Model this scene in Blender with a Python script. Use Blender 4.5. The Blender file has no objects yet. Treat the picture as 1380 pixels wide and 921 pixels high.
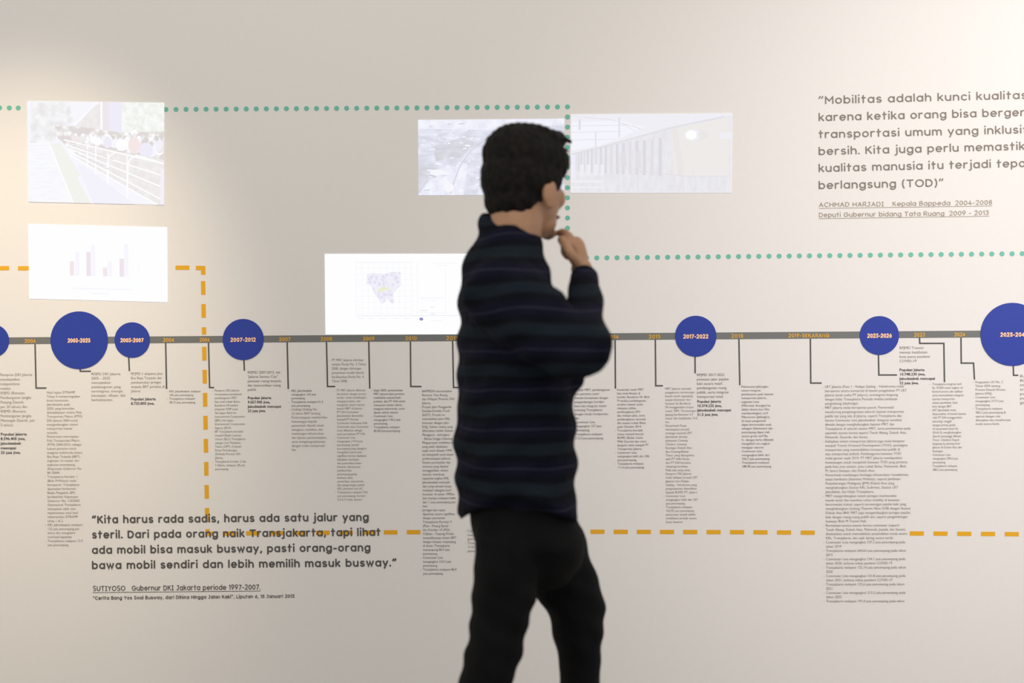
import bpy, bmesh, math, random
from mathutils import Vector, Matrix
random.seed(7)
SC = bpy.context.scene
COL = SC.collection
R = math.radians

# ---------------------------------------------------------------- camera, exposure, world, lights
FPX = 1700.0                      # focal length in pixels of the 1380x921 frame
CAMZ, CAMD = 1.30, 3.4            # height above floor, distance to the wall plane y = 0
YAW, ROLL = R(1.1), R(0.40)
r0 = Vector((math.cos(YAW), math.sin(YAW), 0)); fw = Vector((-math.sin(YAW), math.cos(YAW), 0)); u0 = Vector((0, 0, 1))
cr = r0*math.cos(ROLL) - u0*math.sin(ROLL); cu = u0*math.cos(ROLL) + r0*math.sin(ROLL)
CAM = Vector((0, -CAMD, CAMZ))
cd = bpy.data.cameras.new('camera'); cam = bpy.data.objects.new('camera', cd); COL.objects.link(cam)
cd.sensor_width = 36; cd.lens = 36*FPX/1380; cd.clip_start = .05
m = Matrix((cr, cu, -fw)).transposed().to_4x4(); m.translation = CAM; cam.matrix_world = m
cd.dof.use_dof = True; cd.dof.focus_distance = 3.4; cd.dof.aperture_fstop = 2.0
SC.camera = cam
vs = SC.view_settings
vs.view_transform = 'Standard'; vs.look = 'None'; vs.gamma = 1; vs.use_curve_mapping = False; vs.exposure = 0.0

def lin(c): c /= 255; return c/12.92 if c <= .04045 else ((c+.055)/1.055)**2.4
def rgb(r, g, b): return (lin(r), lin(g), lin(b), 1)

w = bpy.data.worlds.new('world'); SC.world = w; w.use_nodes = True
bg = w.node_tree.nodes['Background']; bg.inputs[0].default_value = (1, .962, .915, 1); bg.inputs[1].default_value = .84

def lamp(kind, name, loc, aim, power, col, **kw):
    d = bpy.data.lights.new(name, kind); d.energy = power; d.color = col
    for k, v in kw.items(): setattr(d, k, v)
    o = bpy.data.objects.new(name, d); COL.objects.link(o); o.location = loc
    o.rotation_euler = (Vector(aim) - Vector(loc)).to_track_quat('-Z', 'Y').to_euler()
    return o
WARM = (1, .86, .66)
lamp('SPOT', 'ceiling_spot_light', (-1.2, -1.567, 3.0), (-1.433, 0, 1.261), 141, (1, .826, .598), spot_size=R(40), spot_blend=1, shadow_soft_size=.06)
lamp('SPOT', 'ceiling_spot_light', (3.0, -2.8, 3.0), (1.573, 0, 1.565), 378, (1, .945, .955), spot_size=R(49.5), spot_blend=1, shadow_soft_size=.06)
lamp('AREA', 'added_fill_light', (0.2, -2.9, 3.1), (0.1, 0, 1.2), 16, (1, .935, .82), size=1.6)  # unseen soft fill, added to brighten the room; no such panel is known

# ---------------------------------------------------------------- helpers
def wall(px, py, y=0.0):
    """photo pixel -> metres on the wall (x, z); the wall is the plane y = 0"""
    d = fw + cr*((px-690)/FPX) + cu*((460.5-py)/FPX)
    t = (y - CAM.y)/d.y
    p = CAM + d*t
    return Vector((p.x, p.z))
def mat(name, col, rough=.6, spec=.3, emit=None):
    m = bpy.data.materials.new(name); m.use_nodes = True
    b = m.node_tree.nodes['Principled BSDF']
    b.inputs['Base Color'].default_value = col; b.inputs['Roughness'].default_value = rough
    b.inputs['Specular IOR Level'].default_value = spec
    return m
def tag(o, label=None, cat=None, group=None, kind=None):
    for k, v in (('label', label), ('category', cat), ('group', group), ('kind', kind)):
        if v: o[k] = v
    return o
def empty(name, loc=(0, 0, 0), rz=0):
    o = bpy.data.objects.new(name, None); COL.objects.link(o); o.location = loc; o.rotation_euler = (0, 0, rz)
    o.empty_display_size = .05
    return o
def link(name, me, mats, parent=None, smooth=False):
    o = bpy.data.objects.new(name, me); COL.objects.link(o)
    for q in (mats if isinstance(mats, (list, tuple)) else [mats]): me.materials.append(q)
    if smooth: me.polygons.foreach_set('use_smooth', [True]*len(me.polygons))
    if parent: o.parent = parent; o.matrix_parent_inverse = Matrix.Identity(4); o.location = -Vector(parent.location) if parent.get('_at') else (0, 0, 0)
    return o
class Flat:
    """polygons on the wall: x, z in wall metres, extruded from y0 (back) to y1 (front)"""
    def __init__(s): s.v = []; s.f = []; s.mi = []
    def prism(s, pts, y0, y1, mi=0):
        a = sum(pts[i][0]*pts[(i+1) % len(pts)][1] - pts[(i+1) % len(pts)][0]*pts[i][1] for i in range(len(pts)))
        if a < 0: pts = pts[::-1]
        n = len(pts); b = len(s.v)
        s.v += [(p[0], -y1, p[1]) for p in pts] + [(p[0], -y0, p[1]) for p in pts]
        s.f.append(tuple(range(b, b+n))); s.mi.append(mi)
        for i in range(n):
            j = (i+1) % n; s.f.append((b+i, b+n+i, b+n+j, b+j)); s.mi.append(mi)
    def face(s, pts, y, mi=0):
        a = sum(pts[i][0]*pts[(i+1) % len(pts)][1] - pts[(i+1) % len(pts)][0]*pts[i][1] for i in range(len(pts)))
        if a < 0: pts = pts[::-1]
        b = len(s.v); s.v += [(p[0], -y, p[1]) for p in pts]; s.f.append(tuple(range(b, b+len(pts)))); s.mi.append(mi)
    def build(s, name, mats, parent=None, origin=None):
        c = Vector(origin) if origin else Vector((0, 0, 0))
        me = bpy.data.meshes.new(name); me.from_pydata([tuple(Vector(p)-c) for p in s.v], [], s.f); me.update()
        me.polygons.foreach_set('material_index', s.mi)
        o = bpy.data.objects.new(name, me); COL.objects.link(o)
        for q in (mats if isinstance(mats, (list, tuple)) else [mats]): me.materials.append(q)
        o.location = c
        if parent: o.parent = parent; o.location = c - Vector(parent.location)
        return o
def disc_pts(c, rx, rz=None, n=48):
    rz = rz or rx
    return [(c[0]+rx*math.cos(2*math.pi*i/n), c[1]+rz*math.sin(2*math.pi*i/n)) for i in range(n)]
def ribbon(pts, wd):
    """closed outline of a polyline of width wd with mitred corners"""
    n = len(pts); L = []; Rr = []
    for i in range(n):
        p = Vector(pts[i])
        d1 = (Vector(pts[i]) - Vector(pts[i-1])).normalized() if i else None
        d2 = (Vector(pts[i+1]) - Vector(pts[i])).normalized() if i < n-1 else None
        if d1 is None: d1 = d2
        if d2 is None: d2 = d1
        n1 = Vector((-d1.y, d1.x)); n2 = Vector((-d2.y, d2.x)); nn = (n1+n2)
        if nn.length < 1e-6: nn = n1
        nn.normalize(); k = 1/max(.45, nn.dot(n1))
        L.append(p + nn*(wd/2*k)); Rr.append(p - nn*(wd/2*k))
    return L, Rr
PX = CAMD/FPX                    # metres on the wall per photo pixel

# ---------------------------------------------------------------- the setting
def nodes_noise(m, scale, c1, c2, bump=0, detail=4):
    nt = m.node_tree; b = nt.nodes['Principled BSDF']
    tc = nt.nodes.new('ShaderNodeTexCoord'); nz = nt.nodes.new('ShaderNodeTexNoise'); nz.inputs['Scale'].default_value = scale; nz.inputs['Detail'].default_value = detail
    nt.links.new(tc.outputs['Object'], nz.inputs['Vector'])
    cr_ = nt.nodes.new('ShaderNodeValToRGB'); cr_.color_ramp.elements[0].color = c1; cr_.color_ramp.elements[1].color = c2
    cr_.color_ramp.elements[0].position = .35; cr_.color_ramp.elements[1].position = .65
    nt.links.new(nz.outputs['Fac'], cr_.inputs['Fac']); nt.links.new(cr_.outputs['Color'], b.inputs['Base Color'])
    if bump:
        bp = nt.nodes.new('ShaderNodeBump'); bp.inputs['Strength'].default_value = bump; bp.inputs['Distance'].default_value = .002
        nt.links.new(nz.outputs['Fac'], bp.inputs['Height']); nt.links.new(bp.outputs['Normal'], b.inputs['Normal'])
M_wall = mat('white_wall_paint', (.72, .715, .70, 1), .75, .2); nodes_noise(M_wall, 60, (.734, .711, .684, 1), (.742, .719, .692, 1), .05)
M_floor = mat('grey_polished_floor', (.33, .32, .31, 1), .35); nodes_noise(M_floor, 3, (.30, .29, .28, 1), (.36, .35, .34, 1))
def box(name, lo, hi, m_):
    me = bpy.data.meshes.new(name); bm = bmesh.new(); bmesh.ops.create_cube(bm, size=1)
    for v in bm.verts: v.co = Vector([(lo[i]+hi[i])/2 + v.co[i]*(hi[i]-lo[i]) for i in range(3)])
    bm.to_mesh(me); bm.free(); return link(name, me, m_)
tag(box('wall_back', (-4.2, 0, 0), (4.2, .15, 3.3), M_wall), kind='structure')
tag(box('floor', (-4.2, -5.0, -.1), (4.2, 0, 0), M_floor), kind='structure')

# ---------------------------------------------------------------- materials of the wall graphics
M_bar = mat('grey_vinyl', rgb(112, 114, 112), .6)
M_line = mat('dark_grey_vinyl', rgb(88, 87, 85), .6)
M_blue = mat('blue_vinyl', rgb(35, 57, 152), .45, .35)
M_gold = mat('gold_vinyl', rgb(222, 164, 28), .6)
M_green = mat('green_vinyl', rgb(108, 182, 162), .6)
M_quote = mat('charcoal_vinyl', rgb(86, 83, 81), .6)
M_quote2 = mat('grey_vinyl', rgb(126, 117, 108), .6)
M_attr2 = mat('pale_grey_vinyl', rgb(160, 147, 131), .6)
M_text = mat('grey_print', rgb(118, 112, 105), .7)
M_dark = mat('dark_print', rgb(88, 84, 80), .7)
M_black = mat('black_print', rgb(40, 38, 37), .7)
M_orange = mat('orange_print', rgb(216, 164, 56), .6)
M_peach = mat('peach_print', rgb(255, 205, 160), .6)

# ---------------------------------------------------------------- stroke alphabet (round geometric lettering)
def A(cx, cy, rx, ry, a0, a1, n=None):
    n = n or max(4, int(abs(a1-a0)/18))
    return [(cx+rx*math.cos(R(a0+(a1-a0)*i/n)), cy+ry*math.sin(R(a0+(a1-a0)*i/n))) for i in range(n+1)]
O_ = A(.5, .5, .5, .5, 0, 360, 22); H = 1.32
def dot(x, y): return [(x, y), (x+.001, y)]
G = {
 'a': (1, [O_, [(1, 1), (1, 0)]]), 'b': (1, [[(0, 1.46), (0, 0)], O_]), 'c': (.88, [A(.5, .5, .5, .5, 45, 315)]),
 'd': (1, [O_, [(1, 1.46), (1, 0)]]), 'e': (1, [[(.02, .5)] + A(.5, .5, .5, .5, 0, 312)]),
 'f': (.6, [[(.22, 0)] + A(.54, 1.16, .32, .34, 180, 80), [(0, .93), (.58, .93)]]),
 'g': (1, [O_, [(1, 1)] + A(.5, -.02, .5, .44, 0, -150)]),
 'h': (.9, [[(0, 1.46), (0, 0)], A(.45, .55, .45, .45, 180, 0) + [(.9, 0)]]),
 'i': (0, [[(0, 1), (0, 0)], dot(0, 1.5)]), 'j': (.22, [[(.22, 1)] + A(-.1, -.18, .32, .28, 0, -95), dot(.22, 1.5)]),
 'k': (.8, [[(0, 1.46), (0, 0)], [(.74, 1), (.04, .42)], [(.27, .62), (.82, 0)]]), 'l': (0, [[(0, 1.46), (0, 0)]]),
 'm': (1.56, [[(0, 1), (0, 0)], A(.39, .6, .39, .4, 180, 0) + [(.78, 0)], A(1.17, .6, .39, .4, 180, 0) + [(1.56, 0)]]),
 'n': (.9, [[(0, 1), (0, 0)], A(.45, .55, .45, .45, 180, 0) + [(.9, 0)]]), 'o': (1, [O_]),
 'p': (1, [[(0, 1), (0, -.46)], O_]), 'q': (1, [O_, [(1, 1), (1, -.46)]]),
 'r': (.58, [[(0, 1), (0, 0)], A(.46, .52, .46, .48, 180, 72)]),
 's': (.78, [A(.4, .745, .34, .255, 35, 270) + A(.4, .245, .38, .245, 90, -145)[1:]]),
 't': (.62, [[(.26, 1.4), (.26, 0)], [(0, .95), (.62, .95)]]),
 'u': (.9, [[(0, 1)] + A(.45, .45, .45, .45, 180, 360), [(.9, 1), (.9, 0)]]),
 'v': (.92, [[(0, 1), (.46, 0), (.92, 1)]]), 'w': (1.4, [[(0, 1), (.36, 0), (.7, .92), (1.04, 0), (1.4, 1)]]),
 'y': (.92, [[(0, 1), (.47, .02)], [(.92, 1), (.26, -.46)]]), 'z': (.8, [[(0, 1), (.78, 1), (0, 0), (.8, 0)]]), 'x': (.8, [[(0, 1), (.8, 0)], [(0, 0), (.8, 1)]]),
 'A': (1.2, [[(0, 0), (.6, H), (1.2, 0)], [(.24, .46), (.96, .46)]]),
 'B': (.95, [[(0, .76), (0, 0)] + A(.52, .38, .42, .38, -90, 90) + [(0, .76), (0, H)] + A(.48, 1.09, .36, .33, 90, -90)]),
 'C': (1.25, [A(.7, H/2, .7, H/2, 45, 315)]), 'D': (1.12, [[(0, 0), (0, H)] + A(.45, H/2, .67, H/2, 90, -90) + [(0, 0)]]),
 'E': (.85, [[(.85, 0), (0, 0), (0, H), (.85, H)], [(0, .74), (.75, .74)]]),
 'G': (1.38, [A(.7, H/2, .7, H/2, 45, 360) + [(.75, H/2)]]), 'H': (1.1, [[(0, 0), (0, H)], [(1.1, 0), (1.1, H)], [(0, .73), (1.1, .73)]]),
 'I': (.5, [[(.25, 0), (.25, H)], [(0, 0), (.5, 0)], [(0, H), (.5, H)]]),
 'J': (.78, [[(.2, H), (.78, H)], [(.62, H)] + A(.28, .34, .34, .34, 0, -150)]),
 'K': (1.0, [[(0, 0), (0, H)], [(.9, H), (.04, .58)], [(.32, .82), (1.0, 0)]]), 'L': (.8, [[(0, H), (0, 0), (.8, 0)]]),
 'M': (1.3, [[(0, 0), (0, H), (.65, .5), (1.3, H), (1.3, 0)]]), 'N': (1.12, [[(0, 0), (0, H), (1.12, 0), (1.12, H)]]),
 'O': (1.42, [A(.71, H/2, .71, H/2, 0, 360, 26)]), 'P': (.95, [[(0, 0), (0, H)] + A(.5, 1.02, .44, .4, 90, -90) + [(0, .62)]]),
 'R': (1.0, [[(0, 0), (0, H)] + A(.5, 1.02, .44, .4, 90, -90) + [(0, .62)], [(.5, .62), (1.0, 0)]]),
 'S': (1.0, [A(.5, 1.06, .44, .36, 35, 270) + A(.5, .35, .48, .35, 90, -145)[1:]]),
 'T': (1.1, [[(0, H), (1.1, H)], [(.55, H), (.55, 0)]]), 'U': (1.08, [[(0, H)] + A(.54, .52, .54, .52, 180, 360) + [(1.08, H)]]),
 'Y': (1.1, [[(0, H), (.55, .66), (1.1, H)], [(.55, .66), (.55, 0)]]),
 '0': (.94, [A(.47, H/2, .47, H/2, 0, 360, 24)]), '1': (.34, [[(0, 1.14), (.3, H), (.3, 0)]]),
 '2': (.88, [A(.43, .98, .42, .44, 165, -30) + [(0, 0), (.88, 0)]]),
 '3': (.84, [[(.04, H), (.8, H), (.36, .86)] + A(.38, .43, .45, .43, 85, -150)]),
 '4': (.96, [[(.62, H), (0, .36), (.96, .36)], [(.7, .75), (.7, 0)]]),
 '5': (.86, [[(.8, H), (.14, H), (.1, .78)] + A(.4, .45, .45, .45, 120, -150)]),
 '6': (.9, [[(.62, H), (.1, .68)], A(.45, .44, .45, .44, 0, 360, 20)]), '7': (.86, [[(0, H), (.86, H), (.26, 0)]]),
 '8': (.88, [A(.44, 1.07, .36, .35, 0, 360, 18), A(.44, .37, .44, .37, 0, 360, 18)]),
 '9': (.9, [[(.28, 0), (.8, .74)], A(.45, .98, .45, .44, 0, 360, 20)]),
 '.': (0, [dot(0, .03)]), ',': (.1, [[(.1, .08), (0, -.24)]]), '-': (.5, [[(0, .52), (.5, .52)]]), '_': (.9, [[(0, -.28), (.9, -.28)]]),
 '“': (.62, [[(.16, 1.42), (0, 1.08)], [(.62, 1.42), (.46, 1.08)]]), '”': (.62, [[(.16, 1.42), (0, 1.08)], [(.62, 1.42), (.46, 1.08)]]), '"': (.3, [[(0, 1.5), (0, 1.15)], [(.3, 1.5), (.3, 1.15)]]),
 '(': (.34, [A(.62, .6, .6, 1.0, 125, 235)]), ')': (.34, [A(-.28, .6, .6, 1.0, 55, -55)]), ' ': (.28, []),
}
def stroke_width(txt, gap):
    return sum(G[c][0] for c in txt) + gap*(len(txt)-1)
def stroke_text(fl, txt, p0, p1, xh, wt, y, fit=None, gap=None):
    """letters along the wall from p0 to p1 (skeleton base line, wall metres); xh = x-height, wt = stroke width, metres"""
    p0 = Vector(p0); p1 = Vector(p1); ax = (p1-p0); Ln = ax.length; ax.normalize(); up = Vector((-ax.y, ax.x))
    gap = gap if gap is not None else .34 + wt/xh*.8
    k = (Ln - wt)/stroke_width(fit or txt, gap)
    x = wt/2; lay = [0]
    def Y():                       # neighbouring strokes sit a hair apart so that they never coincide
        lay[0] += 1; return y + (lay[0] % 14)*2e-5
    for c in txt:
        wd, st = G[c]
        for s in st:
            q = [p0 + ax*(x + a*k) + up*(b*xh) for a, b in s]
            if len(q) == 2 and (q[0]-q[1]).length < wt*.1:
                fl.face([tuple(q[0] + Vector((math.cos(t), math.sin(t)))*wt*.62) for t in [i*math.pi/6 for i in range(12)]], Y()); continue
            L, Rr = ribbon(q, wt); yy = Y()
            for i in range(len(q)-1): fl.face([L[i], L[i+1], Rr[i+1], Rr[i]], yy)
            if (q[0]-q[-1]).length > wt*.5:
                for e in (q[0], q[-1]): fl.face([tuple(e + Vector((math.cos(t), math.sin(t)))*wt*.5) for t in [i*math.pi/5 for i in range(10)]], Y())
        x += (wd + gap)*k
def pw(x, y): return wall(x, y)

# ---------------------------------------------------------------- timeline strip with its year numbers
def bar_y(x): return 459.6 - 9.0*x/1300
fl = Flat(); e0 = [(-260, 461.2), (0, 459.6), (690, 454.9), (1380, 450.0), (1640, 448.2)]
top = [pw(x, y-4.65) for x, y in e0]; bot = [pw(x, y+4.65) for x, y in e0]
for i in range(len(e0)-1): fl.prism([top[i], top[i+1], bot[i+1], bot[i]], 0, .0006)
bar = fl.build('timeline_bar', M_bar)
tag(bar, 'long dark grey horizontal timeline strip with orange year numbers across the wall', 'timeline strip')
for txt, cx, wd in [('2004', 41, 15), ('2004', 227.5, 15), ('2006', 276, 13.5), ('2007', 384, 15.5), ('2008', 440, 15.5), ('2009', 497, 15.5), ('2010', 554, 15.5), ('2011', 609, 15),
                    ('2014', 826, 15.5), ('2015', 882, 15.5), ('2018', 993.5, 16), ('2019-SEKARANG', 1090, 55), ('2023', 1239, 14.5), ('2024', 1293.3, 14.5)]:
    t = Flat(); y = bar_y(cx) + 2.6
    stroke_text(t, txt, pw(cx-wd/2, y+.05), pw(cx+wd/2, y-.05), 3.2*PX, 1.05*PX, .0012)
    t.build('year_label', M_orange, bar)

# ---------------------------------------------------------------- round period markers
for cx, cy, r, txt, wd, lab in [
    (-9.5, 459.6, 22.3, None, 0, 'blue round timeline marker cut by the left edge of the photo'),
    (106.9, 458.8, 39.2, '2005-2025', 30.5, 'large blue round timeline marker reading 2005-2025'),
    (178.3, 458.5, 24.1, '2003-2007', 31, 'small blue round timeline marker reading 2003-2007'),
    (327.9, 457.8, 27.9, '2007-2012', 34, 'blue round timeline marker reading 2007-2012'),
    (937.6, 453.4, 27.6, '2017-2022', 33.5, 'blue round timeline marker reading 2017-2022, right of the person'),
    (1185.0, 452.4, 26.1, '2023-2026', 33, 'blue round timeline marker reading 2023-2026'),
    (1364.2, 450.9, 42.3, '2025-2045', 37, 'largest blue round timeline marker, reading 2025-2045, cut by the right edge')]:
    root = empty('timeline_marker', (*[pw(cx, cy)[0]], 0, pw(cx, cy)[1])); c = pw(cx, cy)
    tag(root, lab, 'timeline marker', 'round timeline markers')
    f_ = Flat(); f_.prism(disc_pts(c, r*PX, n=72), 0, .0018); f_.build('disc', M_blue, root)
    if txt:
        t = Flat(); dx = 2 if cx > 1300 else 0
        stroke_text(t, txt, pw(cx+dx-wd/2, cy+2.5+.1), pw(cx+dx+wd/2, cy+2.5-.1), 3.3*PX, 1.2*PX, .0024); t.build('period_label', M_peach, root)

# ---------------------------------------------------------------- connector lines
for pts, lab in [
    ([(47.3, 464), (48.7, 523.3), (62.6, 523.3)], 'L-shaped grey leader line under the first 2004 at far left'),
    ([(107.8, 497), (108.3, 500.6), (122.5, 500.6)], 'short grey leader line below the 2005-2025 marker'),
    ([(173.5, 482), (174.4, 500.5)], 'short straight grey leader line below the 2003-2007 marker'),
    ([(223.3, 462.5), (224.5, 524.5)], 'straight grey leader line under the 2004 right of the 2003-2007 marker'),
    ([(281, 462), (282.5, 522.6), (288.5, 522.6)], 'L-shaped grey leader line under the year 2006'),
    ([(328.7, 485), (329.4, 500)], 'short straight grey leader line below the 2007-2012 marker'),
    ([(387, 461), (388.5, 524.6)], 'straight grey leader line under the year 2007'),
    ([(440, 461), (441.4, 521.2), (451.7, 521.2)], 'L-shaped grey leader line under the year 2008'),
    ([(497, 460.5), (498.3, 524)], 'straight grey leader line under the year 2009'),
    ([(553.1, 460), (553.6, 521.2), (568, 521.2)], 'L-shaped grey leader line under the year 2010'),
    ([(610, 459.5), (611.2, 522.5), (624, 522.5)], 'grey leader line under the year beside the back of the person'),
    ([(829, 458.5), (829.4, 524)], 'straight grey leader line under the year beside the elbow of the person'),
    ([(883.2, 458), (883.7, 520.2), (893.3, 520.2)], 'L-shaped grey leader line under the year 2015'),
    ([(936.6, 481), (936.8, 503.5)], 'short straight grey leader line below the 2017-2022 marker'),
    ([(995.8, 457.3), (997, 519.5)], 'straight grey leader line under the year 2018'),
    ([(1092.1, 456.8), (1092.6, 516.5), (1107.3, 516.5)], 'L-shaped grey leader line under the words 2019-SEKARANG'),
    ([(1183.8, 478), (1184.4, 505.6), (1208.7, 505.6)], 'L-shaped grey leader line below the 2023-2026 marker'),
    ([(1239.2, 455.8), (1239.5, 463), (1272, 463), (1272.8, 515.2)], 'stepped grey leader line under the year 2023'),
    ([(1295.1, 455.4), (1295.4, 489.6), (1312, 489.6), (1313.2, 512)], 'stepped grey leader line under the year 2024'),
    ([(1365.5, 493), (1365.9, 506), (1372.3, 506)], 'short grey leader line below the 2025-2045 marker')]:
    q = [pw(*p) for p in pts]; L, Rr = ribbon(q, 2.1*PX); f_ = Flat()
    for i in range(len(q)-1): f_.prism([L[i], L[i+1], Rr[i+1], Rr[i]], 0, .0005)
    tag(f_.build('leader_line', M_line, origin=(q[0][0], 0, q[0][1])), lab, 'leader line', 'grey leader lines of the timeline')

# ---------------------------------------------------------------- dotted green line and dashed yellow line
dl = empty('dotted_line', (pw(764.8, 144)[0], 0, pw(764.8, 144)[1]))
tag(dl, 'small green dots in a line along the wall, turning down beside the head', 'dotted line')
pts = [(-.5, 145.3), (12.6, 145.5), (24.6, 145.6)]
for i in range(41):
    x = 764.8 - 13.53*i; pts.append((x, 147.6 - 3.5*(x-223.6)/541.2))
for k in range(1, 13): pts.append((764.8, 144.1 + 13.62*k))
for k in range(-1, 43): x = 804.3 + 13.65*k; pts.append((x, 347.8 - 5.8*(x-804)/574))
for x, y in pts:
    f_ = Flat(); f_.prism(disc_pts(pw(x, y), 3.35*PX, n=20), .0001, .0006); f_.build('dot', M_green, dl)
dh = empty('dashed_line', (pw(274, 362)[0], 0, pw(274, 362)[1]))
tag(dh, 'thick dashed yellow line turning down past the year 2006 and along the lower wall', 'dashed line')
dashes = [[(-38, 361.8), (-19, 361.8)], [(-7, 361.8), (12.2, 361.6)], [(24.3, 361.8), (39.2, 361.8)], [(236.5, 361), (255.2, 361)], [(264, 361.3), (273.7, 361.5), (273.9, 370.5)]]
for y in [379, 410, 441.2]: dashes.append([(274.4+(y-420)*.0172, y), (274.4+(y+18-420)*.0172, y+(18.5 if y < 440 else 10))])
for i in range(8): y = 467.6 + 31.05*i; dashes.append([(274.4+(y-420)*.0172, y), (274.4+(y+18-420)*.0172, y+18.6)])
dashes.append([(279.6, 713.5), (279.7, 719.6), (287.5, 719.5)])
for x in [300.3, 331.7, 363, 394.4, 425.8, 457.1, 488.4, 517.2, 548.2]: dashes.append([(x, 719.4-.007*(x-300)), (x+18.3, 719.4-.007*(x-282))])
for x in [795.7, 827, 858.2, 889.4, 920.7, 952.2, 983.8, 1015.4, 1047.1, 1079, 1226, 1258, 1290, 1322, 1354, 1386, 1418]:
    f = lambda x: 717.0 + (x-800)*.0030 + max(0, x-1000)*.0085*.5
    dashes.append([(x, f(x)), (x+19, f(x+19))])
for d in dashes:
    q = [pw(*p) for p in d]; L, Rr = ribbon(q, 5.9*PX); f_ = Flat()
    for i in range(len(q)-1): f_.prism([L[i], L[i+1], Rr[i+1], Rr[i]], .0001, .0005)
    f_.build('dash', M_gold, dh)

# ---------------------------------------------------------------- the two wall quotes
def quote(label, lines, attr, unders, src, mt, mt2):
    c = pw(*lines[0][1]); root = empty('wall_quote', (c[0], 0, c[1])); tag(root, label, 'wall quote', 'large quotes lettered on the wall')
    t = Flat()
    for txt, a, b, xh, wt, fit in lines:
        stroke_text(t, txt, pw(a[0], a[1]-wt/2), pw(b[0], b[1]-wt/2), xh*PX, wt*PX, .0009, fit)
    t.build('quote_text', mt, root)
    t = Flat()
    for txt, a, b, xh, wt in attr: stroke_text(t, txt, pw(a[0], a[1]-wt/2), pw(b[0], b[1]-wt/2), xh*PX, wt*PX, .0009)
    t.build('attribution_text', mt2, root)
    for a, b in unders:
        t = Flat(); L, Rr = ribbon([pw(*a), pw(*b)], .75*PX); t.face([L[0], L[1], Rr[1], Rr[0]], .0007); t.build('underline', mt2, root)
    if src:
        t = Flat(); txt, a, b, xh, wt = src; stroke_text(t, txt, pw(*a), pw(*b), xh*PX, wt*PX, .0009); t.build('source_text', mt2, root)
quote('four-line dark grey Indonesian quote low on the wall, left of the person',
  [('“Kita harus rada sadis, harus ada satu jalur yang', (124, 706.0), (497, 702.6), 6.4, 2.15, None),
   ('steril. Dari pada orang naik Transjakarta, tapi lihat', (124, 726.3), (513, 722.8), 6.4, 2.15, None),
   ('ada mobil bisa masuk busway, pasti orang-orang', (124, 747.0), (499.3, 743.6), 6.4, 2.15, None),
   ('bawa mobil sendiri dan lebih memilih masuk busway.”', (124, 767.6), (534.5, 763.9), 6.4, 2.15, None)],
  [('SUTIYOSO', (125.3, 797.0), (169, 796.6), 4.45, 1.05), ('Gubernur DKI Jakarta periode 1997-2007.', (177.7, 796.5), (351, 795.0), 4.45, 1.05)],
  [((125, 799.0), (351.3, 796.9))],
  ('“Cerita Bang Yos Soal Busway, dari Dihina Hingga Jalan Kaki”, Liputan 6, 15 Januari 2013', (125.3, 808.4), (396.8, 805.6), 2.9, .85), M_quote, M_quote)
quote('six-line grey Indonesian quote high on the right of the wall, cut by the right edge',
  [('“Mobilitas adalah kunci kualitas', (1103.3, 140.6), (1384, 133.4), 6.6, 1.7, None),
   ('karena ketika orang bisa bergerak', (1103.3, 163.6), (1381, 156.6), 6.6, 1.7, 'karena ketika orang bisa berger'),
   ('transportasi umum yang inklusif', (1103.3, 186.6), (1376.5, 180.1), 6.6, 1.7, 'transportasi umum yang inklusi'),
   ('bersih. Kita juga perlu memastikan', (1103.3, 209.4), (1381, 202.3), 6.6, 1.7, 'bersih. Kita juga perlu memastik'),
   ('kualitas manusia itu terjadi tepat', (1103.3, 232.2), (1382, 225.3), 6.6, 1.7, 'kualitas manusia itu terjadi tepa'),
   ('berlangsung (TOD)”', (1103.3, 255.2), (1271.5, 251.5), 6.6, 1.7, None)],
  [('ACHMAD HARJADI', (1103.8, 279.2), (1191, 278.2), 4.0, .9), ('Kepala Bappeda', (1203, 278.0), (1280.6, 276.9), 4.0, .9), ('2004-2008', (1287.4, 276.8), (1337, 276.0), 4.0, .9),
   ('Deputi Gubernur bidang Tata Ruang', (1103.8, 293.0), (1272.6, 290.9), 4.0, .9), ('2009 - 2013', (1279.5, 290.8), (1332.6, 289.8), 4.0, .9)],
  [((1103.5, 281.0), (1337, 277.7)), ((1103.5, 294.8), (1333, 291.5))], None, M_quote2, M_attr2)

# ---------------------------------------------------------------- small print: glyph cache of the built-in face
def glyphs(chars, offset):
    fd = {}
    obs = []
    for c in chars:
        cu_ = bpy.data.curves.new('glyph', 'FONT'); cu_.body = c; cu_.size = 1; cu_.resolution_u = 2; cu_.offset = offset
        o = bpy.data.objects.new('glyph', cu_); COL.objects.link(o); obs.append((c, o))
        cw = bpy.data.curves.new('glyph', 'FONT'); cw.body = '|' + c + '|'; cw.size = 1; cw.resolution_u = 1
        o2 = bpy.data.objects.new('glyph', cw); COL.objects.link(o2); obs.append((c+'w', o2))
    dg = bpy.context.evaluated_depsgraph_get(); raw = {}
    for c, o in obs:
        me = bpy.data.meshes.new_from_object(o.evaluated_get(dg)); raw[c] = me
    for c in chars:
        v = [p.co.x for p in raw[c+'w'].vertices]; adv = max(v)-min(v)
        fd[c] = ([tuple(p.co)[:2] for p in raw[c].vertices], [tuple(p.vertices) for p in raw[c].polygons], adv)
    for c, o in obs:
        d = o.data; bpy.data.objects.remove(o); bpy.data.curves.remove(d)
    for me in raw.values(): bpy.data.meshes.remove(me)
    return fd
CH = 'ABCDEFGHIJKLMNOPQRSTUVWXYZabcdefghijklmnopqrstuvwxyz0123456789.,-()"&:/\''
FR = glyphs(CH, -.006); FB = glyphs(CH, .014)
cu_ = bpy.data.curves.new('glyph', 'FONT'); cu_.body = '||'; o = bpy.data.objects.new('glyph', cu_); COL.objects.link(o)
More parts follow.
